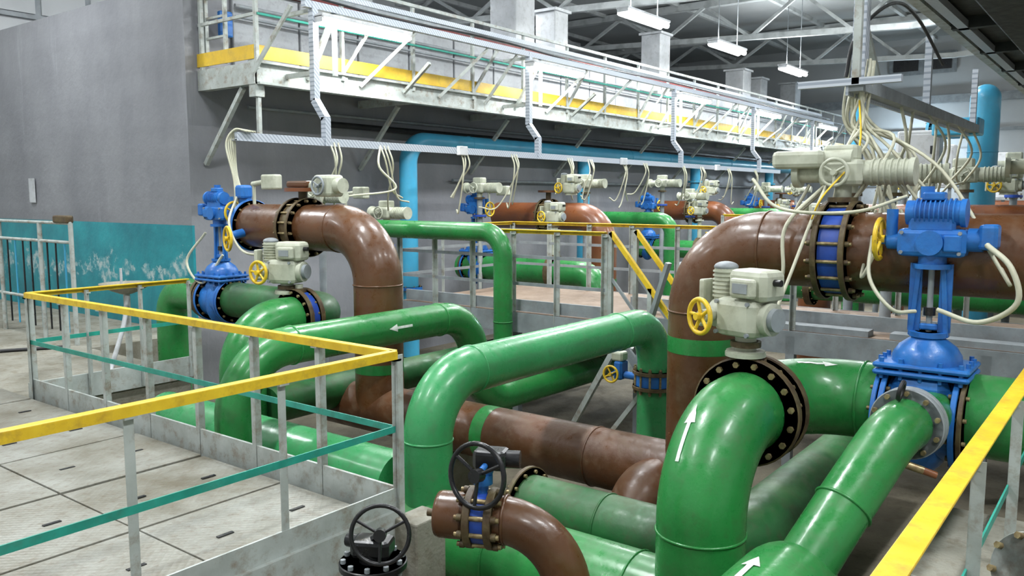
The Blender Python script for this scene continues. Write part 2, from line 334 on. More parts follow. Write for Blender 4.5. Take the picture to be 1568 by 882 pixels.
for i,X in enumerate((7,13,19,25,31)):
    b=B('roof_truss'); pts=[]
    n=18
    for k in range(n+1):
        y=-8+27*k/n; zb=6.5+.6*abs(k/n-.5)*2; pts.append((y,zb))
    b.box((X,5.5,7.85),(.25,27,.2),TRUSS)
    for k in range(n):
        b.beam((X,pts[k][0],pts[k][1]),(X,pts[k+1][0],pts[k+1][1]),.16,.16,TRUSS)
        a=pts[k][1] if k%2==0 else 7.8
        e=7.8 if k%2==0 else pts[k+1][1]
        b.beam((X,pts[k][0],a),(X,pts[k+1][0],e),.09,.09,TRUSS)
    b.done()
b=B('roof_purlins')
for k in range(10): b.box((15,-6.5+k*2.7,7.95),(42,.12,.14),TRUSS)
b.done()
for i in range(6):
    b=B('column'); b.box((6+i*5.6,18.7,3.5),(.5,.5,8.9),WHITE,0,.02); b.done()
for i in range(5):
    b=B('window_2'); b.box((8.8+i*5.6,18.95,6.3),(3.2,.08,1.4),STEELG)
    for k in(-1.05,0,1.05): b.box((8.8+i*5.6+k,18.9,6.3),(.92,.06,1.2),WALLW)
    b.done()

# ------------------------------------------------------------------ gallery on tank
b=B('service_gallery')
x0,x1=6.78,33
b.box(((x0+x1)/2,10.03,3.6),(x1-x0,1.3,.05),STEELG)
b.box(((x0+x1)/2,9.4,3.5),(x1-x0,.06,.28),RAIL)
b.box(((x0+x1)/2,9.38,3.37),(x1-x0,.14,.03),RAIL); b.box(((x0+x1)/2,9.38,3.64),(x1-x0,.14,.03),RAIL)
b.box(((x0+x1)/2,9.37,3.77),(x1-x0,.02,.18),YELD)
b.box((x0,10.03,3.5),(.06,1.3,.28),RAIL); b.box((x0-.02,10.03,3.77),(.02,1.3,.18),YELD)
x=x0+.05
while x<x1:
    b.beam((x,10.68,2.35),(x,9.75,3.34),.06,.06,RAIL); b.box((x,10.03,3.42),(.08,1.25,.12),RAIL); b.box((x+1.45,9.36,3.5),(.06,.03,.28),RAIL)
    x+=2.9
b.beam((6.83,9.42,3.35),(6.83,9.42,2.65),.05,.05,RAIL); b.box((6.83,9.45,3.45),(.14,.14,.5),RAIL)
b.done()
b=B('gallery_railing')
x=x0; k=0
while x<x1:
    b.box((x,9.36,4.2),(.05,.05,1.3),RAIL)
    if k%2: b.beam((x,9.36,3.65),(x+.55,9.2,4.5),.045,.045,RAIL)
    x+=1.45; k+=1
for z,m in((4.85,RAIL),(4.55,STEELG),(4.25,TEALR)): b.box(((x0+x1)/2,9.34,z),(x1-x0,.04,.05 if m is RAIL else .028),m)
b.box((x0,10.0,4.85),(.05,1.3,.05),RAIL); b.box((x0,10.0,4.25),(.04,1.3,.04),RAIL); b.box((x0,10.6,4.2),(.05,.05,1.3),RAIL)
b.done()
b=B('tank_white_cladding')
x=7.3
while x<32.5:
    b.box((x+.6,10.66,4.25),(1.16,.06,1.2),CLAD,0,.01); x+=1.2
b.box((19.7,10.64,4.93),(26,.1,.08),DRED); b.cyl((7.3,10.55,4.6),(32,10.55,4.6),.03,STEELG,8); b.cyl((7.3,10.55,4.45),(32,10.55,4.45),.02,STEELG,8); b.done()
b=B('gallery_ladder')
for yy in(10.15,10.6): b.box((6.86,yy,4.9),(.05,.04,2.4),RAIL)
for k in range(9): b.box((6.86,10.37,3.8+k*.27),(.035,.45,.03),RAIL)
b.box((7.1,10.5,4.3),(.2,.1,.35),BLUE,0,.02)
b.done()
for X,w,h in((10.2,.5,.8),(14.8,.7,1.5),(16.3,.55,1.05),(21.4,.6,1.3),(27.3,.65,1.0),(28.9,.6,.9),(32.4,.6,1.1)):
    b=B('ventilation_box'); b.box((X,11.3,4.85+(h+.2)/2),(w,w,h+.2),WHITE,0,.02); b.box((X,11.3,5.05+h+.03),(w+.1,w+.1,.06),WHITE); b.done()
b=B('lamp_support_frame')
b.box(((7.1+29.5)/2,8.8,4.36),(22.4,.08,.09),PERF); b.box((18.3,8.9,4.5),(22.4,.04,.04),STEELG)
b.box((18.3,9.2,4.66),(22.4,.07,.07),PERF)
for X in(7.26,12.0,17.6,22.4,27.4):
    b.beam((X,8.8,4.4),(X,8.8,3.15),.09,.09,PERF); b.beam((X,8.8,3.15),(X,8.6,2.9),.09,.09,PERF); b.beam((X,8.6,2.92),(X,8.6,2.55),.09,.09,PERF)
    b.beam((X,8.8,3.5),(X,9.36,3.5),.06,.06,RAIL); b.beam((X,8.8,4.3),(X,9.36,4.3),.05,.05,RAIL)
    b.beam((X+.35,9.35,3.5),(X+.35,8.8,4.3),.08,.05,RAIL); b.beam((X+.35,8.8,3.5),(X+.35,8.8,4.3),.06,.04,RAIL)
    b.beam((X+1.3,9.35,3.5),(X+1.9,8.8,4.3),.05,.05,RAIL); b.beam((X-.55,9.35,3.5),(X-.35,8.8,4.3),.045,.045,RAIL)
    b.beam((X+3,9.35,3.5),(X+3.6,8.8,4.3),.05,.05,RAIL); b.beam((X+2.2,9.35,3.5),(X+2.2,8.8,3.9),.05,.05,RAIL)
b.cable([(7.3,8.85,4.48),(9,8.85,4.44),(11,8.87,4.5),(14,8.86,4.43),(18,8.86,4.48),(24,8.86,4.44),(29,8.86,4.47)],.016,BCABLE)
b.done()
def lamp(name,x,y,z,L=1.6,k=1.0):
    b=B(name)
    b.box((x,y,z),(L,.18*k,.05),WHITE,0,.01)
    for s in(-1,1):
        b.cyl((x-L/2+.04,y+.05*s*k,z-.055*k),(x+L/2-.04,y+.05*s*k,z-.055*k),.034*k,TUBE,12)
        b.box((x+(L/2-.02)*s,y,z-.045),(.04,.15*k,.08),WHITE)
    return b
for X in(8.07,12.7,18.4,23.2,28.6):
    lamp('fluorescent_lamp',X,8.70,4.22,1.65,1.2).done()
for X in(16.5,21,26):
    b=lamp('hanging_fluorescent_lamp',X,9,5.8,1.9,1.7)
    for s in(-.6,.6): b.cyl((X+s,9,5.8),(X+s,9,7.95),.012,STEELG,6)
    b.done()
b=B('cable_tray')
b.box(((5.9+24)/2,8.6,2.6),(18.1,.05,.1),PERF); b.box(((5.9+24)/2,8.63,2.56),(18.1,.1,.012),PERF)
for X in(9.9,14.9,19.5): b.box((X,8.54,2.6),(.2,.07,.14),WHITE,0,.01)
b.done()
b=B('wall_conduit'); b.cyl((9.0,10.6,3.05),(32,10.6,3.05),.05,BCABLE,8); b.cyl((7.5,10.6,3.2),(32,10.6,3.2),.025,STEELG,8); b.cyl((12,10.6,2.2),(32,10.6,2.2),.03,STEELG,8); b.done()
b=B('light_blue_header_pipe')
b.tube([(10.4,10.2,-.9),(10.4,10.2,2.85),(31,10.2,2.85)],.155,LBLUE,.4)
for X in(16.0,21.8,27.5):
    b.cyl((X,10.2,2.85),(X,10.2,-.9),.14,LBLUE,24); b.flange((X,10.2,2.3),(0,0,1),.2,.05,LBLUE,8,.012)
for X in(12,14,18,20,24): b.weld((X,10.2,2.85),(1,0,0),.155,LBLUE)
b.flange((10.4,10.2,.3),(0,0,1),.22,.06,BLUE,8,.012)
b.done()
b=B('light_blue_riser_pipe')
b.cyl((15.3,2.2,-.9),(15.3,2.2,3.45),.22,LBLUE,30); b.ell((15.3,2.2,3.45),(.22,.22,.22),LBLUE)
b.tube([(15.3,2.2,2.95),(15.3,3.0,2.95)],.12,LBLUE,.2); b.flange((15.3,3.0,2.95),(0,1,0),.18,.05,LBLUE,8,.012); b.flange((15.3,2.2,1.0),(0,0,1),.3,.08,BLUE,12,.015); b.weld((15.3,2.2,2.6),(0,0,1),.22,LBLUE); b.done()
b=B('light_blue_riser_pipe'); b.cyl((18,4.9,-.9),(18,4.9,4.0),.09,LBLUE,20); b.ell((18,4.9,4.0),(.09,.09,.08),LBLUE); b.done()

# ------------------------------------------------------------------ valve parts
def wafer(b,c,ax,rp,mat=DBLUE,w=.09,nb=14):
    c=V(c); a,e,ax=basis(ax); R=rp*1.3
    for s in(-1,1): b.flange(c+ax*s*w,ax,R,.04,RUST,nb,.0)
    b.lathe(c,ax,[(-w+.02,rp*1.14),(w-.02,rp*1.14)],mat,32)
    for i in range(nb):
        t=2*math.pi*(i+.5)/nb; p=c+(a*math.cos(t)+e*math.sin(t))*R*.9
        b.cyl(p-ax*(w+.06),p+ax*(w+.06),.013,BRASS,6)
        for s in(-1,1): b.cyl(p+ax*s*(w+.02),p+ax*s*(w+.045),.02,RUST,6)
def electric(b,wheelside=1,neck=.14):
    b.lathe((0,0,0),(0,0,1),[(0,.1),(.03,.1)],CREAM,20,False); b.cyl((0,0,0),(0,0,.02),.105,CREAM)
    b.cyl((0,0,.0),(0,0,neck+.03),.055,CREAM,16); b.cyl((0,0,neck*.5),(0,0,neck*.5+.03),.08,RUST,16)
    z=neck
    b.box((0,0,z+.11),(.24,.26,.2),CREAM,0,.035)
    b.cyl((0,-.13,z+.11),(0,-.17,z+.11),.085,CREAM,24); b.cyl((0,.13,z+.11),(0,.2,z+.11),.08,CREAM,24)
    b.box((.01,-.05,z+.28),(.19,.24,.16),CREAM,0,.03)
    b.box((-.11,-.06,z+.27),(.05,.15,.1),CREAM,0,.015); b.box((-.137,-.06,z+.27),(.008,.09,.05),STEELG)
    y=.16*wheelside
    b.cyl((.02,y,z+.17),(.02,y,z+.36),.062,CREAM,20)
    for k in range(7): b.cyl((.02,y,z+.2+k*.022),(.02,y,z+.208+k*.022),.07,CREAM,20)
    b.ell((.02,y,z+.36),(.065,.065,.03),STEELG)
    b.cyl((-.1,y*.9,z+.11),(-.19,y*.9,z+.11),.035,CREAM,14)
    b.wheel((-.2,y*.9,z+.11),(-1,.2,0),.09,.013,YEL,5)
    b.box((-.02,.26*wheelside,z+.16),(.1,.03,.26),CREAM,0,.01); b.box((-.02,.23*wheelside,z+.06),(.08,.06,.03),CREAM)
    b.cyl((0,-.15*wheelside,z+.3),(0,-.21*wheelside,z+.3),.018,BLACK,10)
    b.cyl((0,-.17,z+.11),(0,-.2,z+.11),.06,STEELG,20)
    for yy in(-.1,.1):
        for zz in(.03,.19): b.cyl((-.115,yy,z+zz),(-.13,yy,z+zz),.012,STEELG,6)
def small_electric(b,mat=CREAM,wheelcol=CREAM):
    b.cyl((0,0,0),(0,0,.12),.05,mat,14); b.cyl((0,0,.0),(0,0,.03),.09,RUST,16)
    b.box((0,0,.18),(.2,.26,.16),mat,0,.03); b.cyl((0,-.13,.18),(0,-.38,.18),.075,mat,20); b.cyl((0,-.38,.18),(0,-.41,.18),.085,mat,20)
    b.cyl((0,.13,.18),(0,.26,.18),.06,mat,20); b.cyl((0,.26,.18),(0,.3,.18),.09,mat,20)
    for k in range(6): b.cyl((0,-.17-k*.035,.18),(0,-.18-k*.035,.18),.083,mat,20)
    b.box((.02,.02,.3),(.14,.2,.1),mat,0,.02); b.wheel((-.14,.02,.18),(-1,0,0),.08,.011,wheelcol,3); b.cyl((-.08,.02,.18),(-.14,.02,.18),.02,mat,8)
def gate(b,r=.25,side=1,ysc=1.0):
    b.ell((0,0,-.02),(r*1.0,r*.75,r*1.35),BLUE)
    b.cyl((0,-.22,0),(0,.22,0),r*.98,BLUE,32)
    for s in(-1,1): b.flange((0,.2*s,0),(0,1,0),r*1.22,.035,BLUE,12,.016,bm=RUST); b.flange((0,.24*s,0),(0,1,0),r*1.22,.03,RUST if s*side<0 else BLUE,12,.014)
    b.box((0,0,r*.5),(r*1.6,r*1.3,r*1.2),BLUE,0,.06)
    z=r*1.16
    for k in(0,.045): b.box((0,0,z+k),(.42,.54,.034),BLUE,0,.03)
    for sx in(-1,1):
        for k in(-2,-1,0,1,2): b.cyl((sx*.18,k*.11,z-.04),(sx*.18,k*.11,z+.09),.014,BLUE,6)
    for sy in(-1,1):
        for k in(-1,0,1): b.cyl((k*.1,sy*.245,z-.04),(k*.1,sy*.245,z+.09),.014,BLUE,6)
    b.lathe((0,0,z+.06),(0,0,1),[(0,.2),(.05,.195),(.10,.165),(.15,.10),(.19,.075)],BLUE,28)
    b.cyl((0,0,z+.22),(0,0,z+.25),.11,BLUE,20); zt=z+.25
    H=.42
    for s in(-1,1):
        b.beam((0,s*.1,zt-.03),(0,s*.065,zt+H),.055,.03,BLUE,.006); b.beam((-.0,s*.085,zt),(0,s*.085,zt+H),.02,.07,BLUE)
    b.cyl((0,0,zt-.05),(0,0,zt+H),.018,STEELG,12); b.cyl((0,0,zt+.1),(0,0,zt+.15),.035,BLACK,12); b.box((0,0,zt+.03),(.06,.1,.04),BLUE,0,.01)
    za=zt+H
    b.cyl((0,0,za-.03),(0,0,za),.11,BLUE,24); b.cyl((0,0,za),(0,0,za+.06),.08,BLUE,24)
    s=side
    b.box((0,0,za+.13),(.2,.38,.17),BLUE,0,.03); b.cyl((-.1,0,za+.13),(-.13,0,za+.13),.075,BLUE,24); b.box((-.105,-.12*s,za+.13),(.03,.1,.1),BLUE,0,.01)
    for yy in(-.16,.16):
        for zz in(.07,.19): b.cyl((-.1,yy,za+zz),(-.115,yy,za+zz),.012,STEELG,6)
    b.box((.0,-.0,za+.24),(.18,.26,.1),BLUE,0,.02)
    b.cyl((-.02,-.15*s,za+.31),(-.02,.15*s,za+.31),.075,BLUE,24)
    for k in range(9): b.cyl((-.02,(-.12+k*.026)*s,za+.31),(-.02,(-.112+k*.026)*s,za+.31),.088,BLUE,24)
    b.cyl((-.02,-.15*s,za+.31),(-.02,-.18*s,za+.31),.085,BLUE,24); b.box((-.02,0,za+.41),(.1,.12,.05),BLUE,0,.01); b.cyl((.02,.05,za+.4),(.02,.05,za+.47),.04,BLUE,14)
    b.cyl((0,-.19*s,za+.15),(0,-.27*s,za+.15),.07,BLUE,20); b.box((0,-.3*s,za+.17),(.16,.1,.15),BLUE,0,.02)
    b.cyl((0,.19*s,za+.13),(0,.26*s,za+.13),.05,BLUE,20); b.cyl((0,.2*s,za+.13),(0,.33*s,za+.13),.022,BLUE,10)
    b.wheel((0,.31*s,za+.14),(0,1,0),.125,.015,YEL,5)
    b.cyl((0,.24*s,za+.1),(0,.24*s,za+.33),.035,BLUE,12)

# ------------------------------------------------------------------ foreground pipework
b=B('brown_suction_pipe')
zt=1.53; RB=.262
b.tube([(5.9,2.67,-.3),(5.9,2.67,zt),(5.9,1.77,zt)],RB,BROWN,.5,40)
b.cyl((5.9,1.57,zt),(5.9,-4,zt),RB,BROWN,40)
b.weld((5.9,2.67,zt-.5),(0,0,1),RB,BROWN); b.weld((5.9,2.17,zt),(0,1,0),RB,BROWN)
b.cyl((5.9,2.67,.72),(5.9,2.67,.84),RB+.002,GREEN,40)
b.weld((5.9,.4,zt),(0,1,0),RB,BROWN); b.weld((5.9,-.3,zt),(0,1,0),RB,BROWN)
b.done()
b=B('motorized_butterfly_valve'); wafer(b,(5.9,1.67,zt),(0,1,0),RB,DBLUE,.09,16)
b.M=at(5.9,1.67,zt+.33,0,1.1); small_electric(b,CREAM,CREAM); b.M=Matrix(); b.cyl((5.9,1.67,zt+.25),(5.9,1.67,zt+.34),.04,RUST,12)
b.box((5.85,1.95,zt+.62),(.2,.35,.12),CREAM,0,.03); b.cyl((5.85,1.6,zt+.62),(5.85,1.8,zt+.62),.06,CREAM,16); b.done()
b=B('brown_suction_pipe')
b.tube([(5.9,6.24,-.3),(5.9,6.24,1.56),(5.9,7.31,1.56)],.25,BROWN,.55,40); b.cyl((5.9,7.49,1.56),(5.9,8.3,1.56),.25,BROWN,40)
b.weld((5.9,6.24,1.0),(0,0,1),.25,BROWN); b.weld((5.9,6.8,1.56),(0,1,0),.25,BROWN)
b.cyl((5.9,6.24,.1),(5.9,6.24,.2),.252,GREEN,40)
b.done()
b=B('handwheel_valve'); b.flange((5.9,8.33,1.56),(0,1,0),.3,.05,BLUE,12,.012); b.lathe((5.9,8.36,1.56),(0,1,0),[(0,.22),(.15,.16),(.3,.1)],BLUE,24)
b.cyl((5.75,8.2,1.5),(5.45,8.15,1.45),.05,BLUE,14); b.wheel((5.42,8.12,1.43),(-1,.3,0),.13,.016,YEL,5); b.cyl((5.9,8.45,1.6),(5.9,8.45,1.98),.07,BLUE,18); b.box((5.88,8.45,1.95),(.16,.16,.16),BLUE,0,.03); b.done()
b=B('motorized_butterfly_valve'); wafer(b,(5.9,7.4,1.56),(0,1,0),.25,RUST,.09,16)
b.cyl((5.9,7.4,1.8),(5.9,7.4,1.95),.05,RUST,12); b.cyl((5.9,7.4,1.95),(5.9,7.4,1.99),.2,ORANGE,24); b.box((5.9,7.4,2.03),(.2,.34,.07),BROWN,0,.02)
b.M=at(5.9,6.97,1.86,0,1.15); b.box((0,.0,.13),(.2,.24,.2),CREAM,0,.03); b.cyl((0,-.12,.13),(0,-.2,.13),.07,CREAM); b.cyl((0,.1,.13),(0,.3,.13),.05,CREAM); b.wheel((-.13,0,.13),(-1,0,0),.08,.011,STEELG,3); b.done()
b=B('brown_header_pipe')
b.cyl((5.9,6.95,-.3),(5.9,2.45,-.3),.25,BROWND,40); b.lathe((5.9,6.95,-.3),(0,1,0),[(0,.25),(.06,.23),(.1,.15),(.11,.01)],BROWND,32)
b.cyl((5.9,4.68,-.3),(5.9,4.82,-.3),.252,GREEN,40); b.weld((5.9,3.6,-.3),(0,1,0),.25,BROWND); b.weld((5.9,5.6,-.3),(0,1,0),.25,BROWND)
b.tube([(5.75,2.95,-.35),(5.35,2.95,-.35),(5.35,2.95,-.94)],.21,BROWND,.25,32)
for yy in(3.3,5.2): b.box((5.9,yy,-.76),(.4,.15,.4),CONC)
b.done()
b=B('green_discharge_pipe')
b.tube([(4.24,4.0,-.5),(4.24,4.0,.6),(7.68,4.0,.6),(7.68,4.0,-.93)],.178,GREENL,.45,40)
b.weld((4.24,4.0,.17),(0,0,1),.178,GREENL); b.weld((4.72,4.0,.6),(1,0,0),.178,GREENL); b.weld((6.9,4.0,.6),(1,0,0),.178,GREENL)
b.done()
b=B('isolation_valve'); wafer(b,(7.68,4.0,.0),(0,0,1),.175,BLUE,.08,12); b.cyl((7.68,4.2,.0),(7.68,4.42,.0),.04,BLUE); b.box((7.68,4.4,.05),(.16,.1,.2),BLUE,0,.02)
b.wheel((7.5,4.42,.03),(-1,0,0),.085,.012,YEL,4); b.cyl((7.65,4.42,.03),(7.5,4.42,.03),.02,BLUE,8); b.box((7.68,4.42,.2),(.14,.14,.1),CREAM,0,.02); b.done()
b=B('green_header_pipe')
b.tube([(4.24,4.35,-.50),(4.24,1.55,-.50)],.28,GREEN,.4,44); b.lathe((4.24,4.35,-.50),(0,1,0),[(0,.28),(.08,.25),(.12,.15),(.13,.01)],GREEN,32)
b.weld((4.24,3.3,-.50),(0,1,0),.28,GREEN); b.weld((4.24,2.3,-.50),(0,1,0),.28,GREEN); b.done()
XF=4.86
b=B('green_pump_elbow_pipe')
p=b.tube([(4.24,1.9,-.6),(4.24,1.9,.58),(XF,1.9,.58)],.25,GREEN,.5,48)
b.weld((4.24,1.9,.02),(0,0,1),.25,GREEN)
b.arrow(p,.94,.25,(-.75,.33,.5),.25,.04)
b.flange((XF,1.9,.58),(1,0,0),.34,.05,RUST,16,.02)
b.done()
b=B('motorized_gate_valve'); b.lathe((XF+.07,1.9,.58),(1,0,0),[(-.04,.3),(.04,.3)],DBLUE,32)
b.cyl((XF+.07,1.9,.8),(XF+.07,1.9,.95),.05,CREAM,14); b.cyl((XF+.07,1.9,.86),(XF+.07,1.9,.9),.09,RUST,16)
b.M=at(XF+.04,1.93,.92,-.3,1.17); electric(b,1,.1); b.done()
b=B('green_discharge_pipe')
b.flange((XF+.14,1.9,.58),(1,0,0),.34,.05,RUST,16,.018)
p=b.tube([(XF+.14,1.9,.58),(5.62,1.9,.58),(5.62,1.3,.58)],.25,GREEN,.5,40)
b.arrow(p,.42,.3,(-.45,.0,1),.25,.03)
b.cyl((5.62,.78,.58),(5.62,-4,.58),.25,GREEN,40); b.weld((5.62,1.4,.58),(0,1,0),.25,GREEN)
b.done()
b=B('blue_gate_valve'); b.M=at(5.6,1.04,.53,0,1.0); gate(b,.25,1); b.done()
b=B('green_bypass_pipe')
b.tube([(2.0,1.32,-.02),(4.12,1.30,-.02),(4.2,1.28,-.94)],.235,GREEN,.3,40)
b.tube([(4.0,1.27,.02),(4.3,1.17,.28),(4.68,1.03,.62),(4.94,1.0,.64)],.145,GREEN,.3,36)
b.arrow([V((2.0,1.32,-.02)),V((3.0,1.32,-.02)),V((4.0,1.32,-.02))],1.38,.3,(-.1,.14,1),.235,.045)
b.weld((4.33,1.16,.305),(.38,-.14,.34),.147,GREEN)
b.flange((4.93,1.0,.64),(1,-.1,0),.2,.035,STEELG,10,.015); b.flange((4.98,.995,.64),(1,-.1,0),.2,.035,STEELG,10,.015)
b.cyl((4.98,.995,.63),(5.5,.95,.6),.13,GREEN,30)
b.torus((4.85,1.02,.84),(0,1,.2),.05,.012,BCABLE,20,6)
b.cyl((4.66,1.0,.5),(4.7,.86,.46),.022,BRASS,8); b.cyl((4.7,.86,.46),(4.72,.8,.44),.02,ORANGE,8)
b.done()
b=B('green_header_pipe'); b.tube([(4.9,3.62,-.42),(4.9,2.05,-.42),(8.3,2.05,-.40)],.23,GREEND,.5,36); b.flange((4.9,3.6,-.42),(0,1,0),.29,.04,RUST,12,.015); b.weld((4.9,2.9,-.42),(0,1,0),.23,GREEND); b.done()
# left unit
b=B('green_discharge_pipe')
p=b.tube([(3.75,5.6,-.7),(3.75,5.6,.67),(6.66,5.6,.67),(6.66,5.6,-.3),(10.4,5.5,-.3)],.16,GREEN,.5,36)
b.arrow(p,2.68,.3,(-.25,-1,.15),.16,.035,True)
b.weld((6.1,5.6,.67),(1,0,0),.16,GREEN); b.weld((4.3,5.6,.67),(1,0,0),.16,GREEN); b.done()
b=B('green_header_pipe'); b.tube([(4.2,4.25,-.2),(4.2,7.4,-.2)],.23,GREENL,.3,36); b.tube([(4.9,6.75,-.15),(8.6,6.75,-.15)],.18,GREEND,.3,30); b.tube([(3.75,4.4,-.72),(3.75,8.2,-.72)],.2,GREEND,.3,30); b.done()
b=B('green_pump_elbow_pipe'); b.tube([(4.72,6.9,-.9),(4.72,6.9,.66),(5.35,6.9,.66)],.22,GREEN,.45,36); b.flange((5.35,6.9,.66),(1,0,0),.3,.05,RUST,14,.016); b.done()
b=B('motorized_gate_valve'); b.lathe((5.42,6.9,.66),(1,0,0),[(-.05,.27),(.05,.27)],DBLUE,32); b.cyl((5.42,6.9,.86),(5.42,6.9,1.0),.04,CREAM,14); b.cyl((5.42,6.9,.92),(5.42,6.9,.96),.08,RUST,16)
b.M=at(5.38,7.04,.90,.35,1.22); electric(b,1,.08); b.done()
b=B('green_discharge_pipe'); b.flange((5.49,6.9,.66),(1,0,0),.3,.05,RUST,14,.016)
b.tube([(5.48,6.9,.66),(5.88,6.9,.66),(5.88,8.7,.66)],.21,GREEND,.35,36)
b.tube([(5.88,9.2,.66),(5.88,10.1,.66),(5.88,10.1,-.93)],.2,GREEN,.3,36); b.flange((5.88,9.25,.66),(0,1,0),.27,.05,RUST,12,.014); b.done()
b=B('blue_gate_valve'); b.M=at(5.88,8.96,.64,0,1.0); gate(b,.22,-1); b.done()
b=B('green_drain_pipe'); b.tube([(7.8,8.7,1.47),(7.8,6.1,1.47),(7.8,6.1,-.93)],.115,GREEN,.28,28); b.weld((7.8,6.1,.4),(0,0,1),.115,GREEN); b.flange((7.8,8.6,1.47),(0,1,0),.17,.04,DBLUE,8,.012); b.done()
d=V((.40,-.916,0)); c=V((3.16,2.60,.27))
b=B('brown_branch_pipe')
e1=c+d*.34
b.tube([c-d*.1,e1+d*.1,e1+d*.1+V((0,0,-1.2))],.12,BROWN,.36,32)
b.cyl(c-d*.22,c-d*.06,.12,BROWN,32); b.lathe(c-d*.22,-d,[(0,.12),(.02,.115),(.035,.07),(.037,.01)],BROWN,30)
b.weld(c+d*.12,d,.12,BROWN); b.cyl(c-d*.25,c-d*.30,.02,RUST,8); b.done()
b=B('handwheel_butterfly_valve'); wafer(b,c,d,.12,DBLUE,.055,10)
b.cyl(c,c+V((0,0,.2)),.028,BLUE,12); b.cyl(c+V((0,0,.18)),c+V((0,0,.23)),.05,BLUE,14)
g=c+V((.03,-.03,.31)); b.box(g,(.13,.17,.1),BLACK,.4,.02); b.cyl(g,g+V((.07,-.13,.0)),.045,BLACK,16); b.cyl(c+V((0,0,.2)),g,.035,BLUE,12)
w=c+V((-.11,-.05,.26)); b.cyl(g,w,.016,BLUE,10); b.wheel(w,(-1,-.1,.12),.158,.013,BLACK,3); b.done()
b=B('handwheel_gate_valve'); c=V((2.75,2.98,0.02))
b.lathe(c,(0,0,1),[(-.94,.1),(-.15,.1),(-.1,.13),(0,.14)],BLACK,24); b.flange(c+V((0,0,.05)),(0,0,1),.17,.035,BLACK,10,.014,bm=STEELG); b.cyl(c+V((0,0,.06)),c+V((0,0,.12)),.07,BLACK,20)
b.box(c+V((0,.0,.14)),(.14,.2,.09),BLACK,.5,.02); b.cyl(c+V((0,.06,.14)),c+V((-.02,.16,.14)),.035,BLACK,12)
w=c+V((-.08,-.14,.26)); b.cyl(c+V((0,0,.18)),w,.014,BLACK,10); b.wheel(w,(-.75,-.6,.15),.14,.011,BLACK,3); b.done()

# ------------------------------------------------------------------ raised platform left
b=B('floor_plates')
Y=3.56
while Y<8.3:
    X=3.36
    while X>-1.5:
        w=1.02; h=.93; b.box((X-w/2,Y+h/2,-.025+random.uniform(-.003,.003)),(w-.014,h-.014,.05),PLATE,random.uniform(-.003,.003),.004)
        for sx in(-.25,.25): b.box((X-w/2+sx,Y+h/2,.003),(.1,.025,.006),BLACK)
        X-=w
    Y+=.945
b.done()
b=B('platform_edge_channel')
b.box((.9,3.47,-.12),(5.0,.03,.3),RAIL); b.box((.9,3.44,-.26),(5.0,.08,.02),RAIL); b.box((.9,3.49,.085),(5.0,.012,.15),RAIL)
b.box((3.43,5.95,.02),(.02,4.95,.28),RAIL); b.box((3.45,5.95,-.35),(.08,4.95,.4),CONC)
b.box((3.50,3.38,-.48),(.26,.2,.94),CONC,0,.01)
b.box((4.25,8.43,0),(1.7,.03,.24),RAIL)
b.done()
def railing(name,runs,H=1.0,z0=0,top=YEL,mid=TEALR,mids=(.52,),posts=RAIL,pw=.045,topw=.055):
    b=B(name)
    for (p0,p1,n) in runs:
        p0,p1=V((*p0,z0)),V((*p1,z0)); U=V((0,0,1))
        ang=math.atan2(p1.y-p0.y,p1.x-p0.x)
        b.beam(p0+U*H,p1+U*H,topw,.012,top,.003); side=V((-math.sin(ang),math.cos(ang),0))
        b.beam(p0+U*(H-.022)+side*topw*.45,p1+U*(H-.022)+side*topw*.45,.008,.045,top)
        for m in mids: b.beam(p0+U*m,p1+U*m,.008,.04,mid)
        for i in range(n+1):
            q=p0.lerp(p1,i/n); b.box(q+U*((H-.02)/2-.05),(pw,.006,H+.08),posts,ang); b.box(q+U*((H-.02)/2-.05)+side*(-pw/2)+V((math.cos(ang),math.sin(ang),0))*(-pw/2),(.006,pw,H+.08),posts,ang)
            b.box(q+U*(H-.05),(pw*1.3,pw*1.3,.01),posts,ang)
    return b.done()
railing('yellow_railing',[((3.42,3.49),(-.63,3.49),5),((3.42,3.49),(3.42,8.4),7),((3.42,8.4),(5.09,8.4),3)],.99,0)
railing('yellow_railing',[((1.1,.45),(9.0,.45),7)],.97,0,topw=.075)
b=B('concrete_plinth'); b.box((4.55,.60,-.42),(1.3,.55,1.1),CONC,0,.02); b.done()
b=B('flanged_pipe_stub'); b.tube([(3.2,.1,0.0),(3.2,.1,.66),(3.05,.24,.7)],.07,RAIL,.12,20); b.flange((3.05,.24,.7),(-.75,.5,.3),.12,.03,RAIL,8,.012); b.done()

# steel deck between rows
b=B('steel_walkway_deck')
b.box((9.6,2.5,.48),(2.0,11,.04),DECK); b.box((8.6,2.5,.38),(.05,11,.24),STEELG); b.box((10.6,2.5,.38),(.05,11,.24),STEELG)
b.box((8.3,6.4,.48),(.65,3.2,.04),DECK); b.box((7.98,6.4,.38),(.04,3.2,.24),STEELG); b.box((8.3,4.8,.38),(.65,.04,.24),STEELG)
y=-2.5
while y<8.2:
    for X in(8.62,10.58): b.box((X,y,-.25),(.09,.09,1.4),STEELG)
    y+=1.8
for yy in(1.2,2.9): b.box((8.75,yy,.53),(.2,1.5,.06),STEELG)
b.box((8.95,2.0,.6),(.03,6.0,.15),STEELG); b.box((8.05,6.4,.58),(.03,3.1,.14),STEELG)
b.done()
railing('deck_railing',[((10.5,8.0),(10.5,-2.0),14),((8.0,8.0),(8.0,4.8),5),((8.0,8.0),(10.5,8.0),3)],1.0,.5,YEL,STEELG,(.35,.68),RAIL,.05)
railing('deck_railing',[((8.65,3.9),(8.65,2.9),2)],1.0,.5,YEL,STEELG,(.35,.68),RAIL,.05)
b=B('steel_stair')
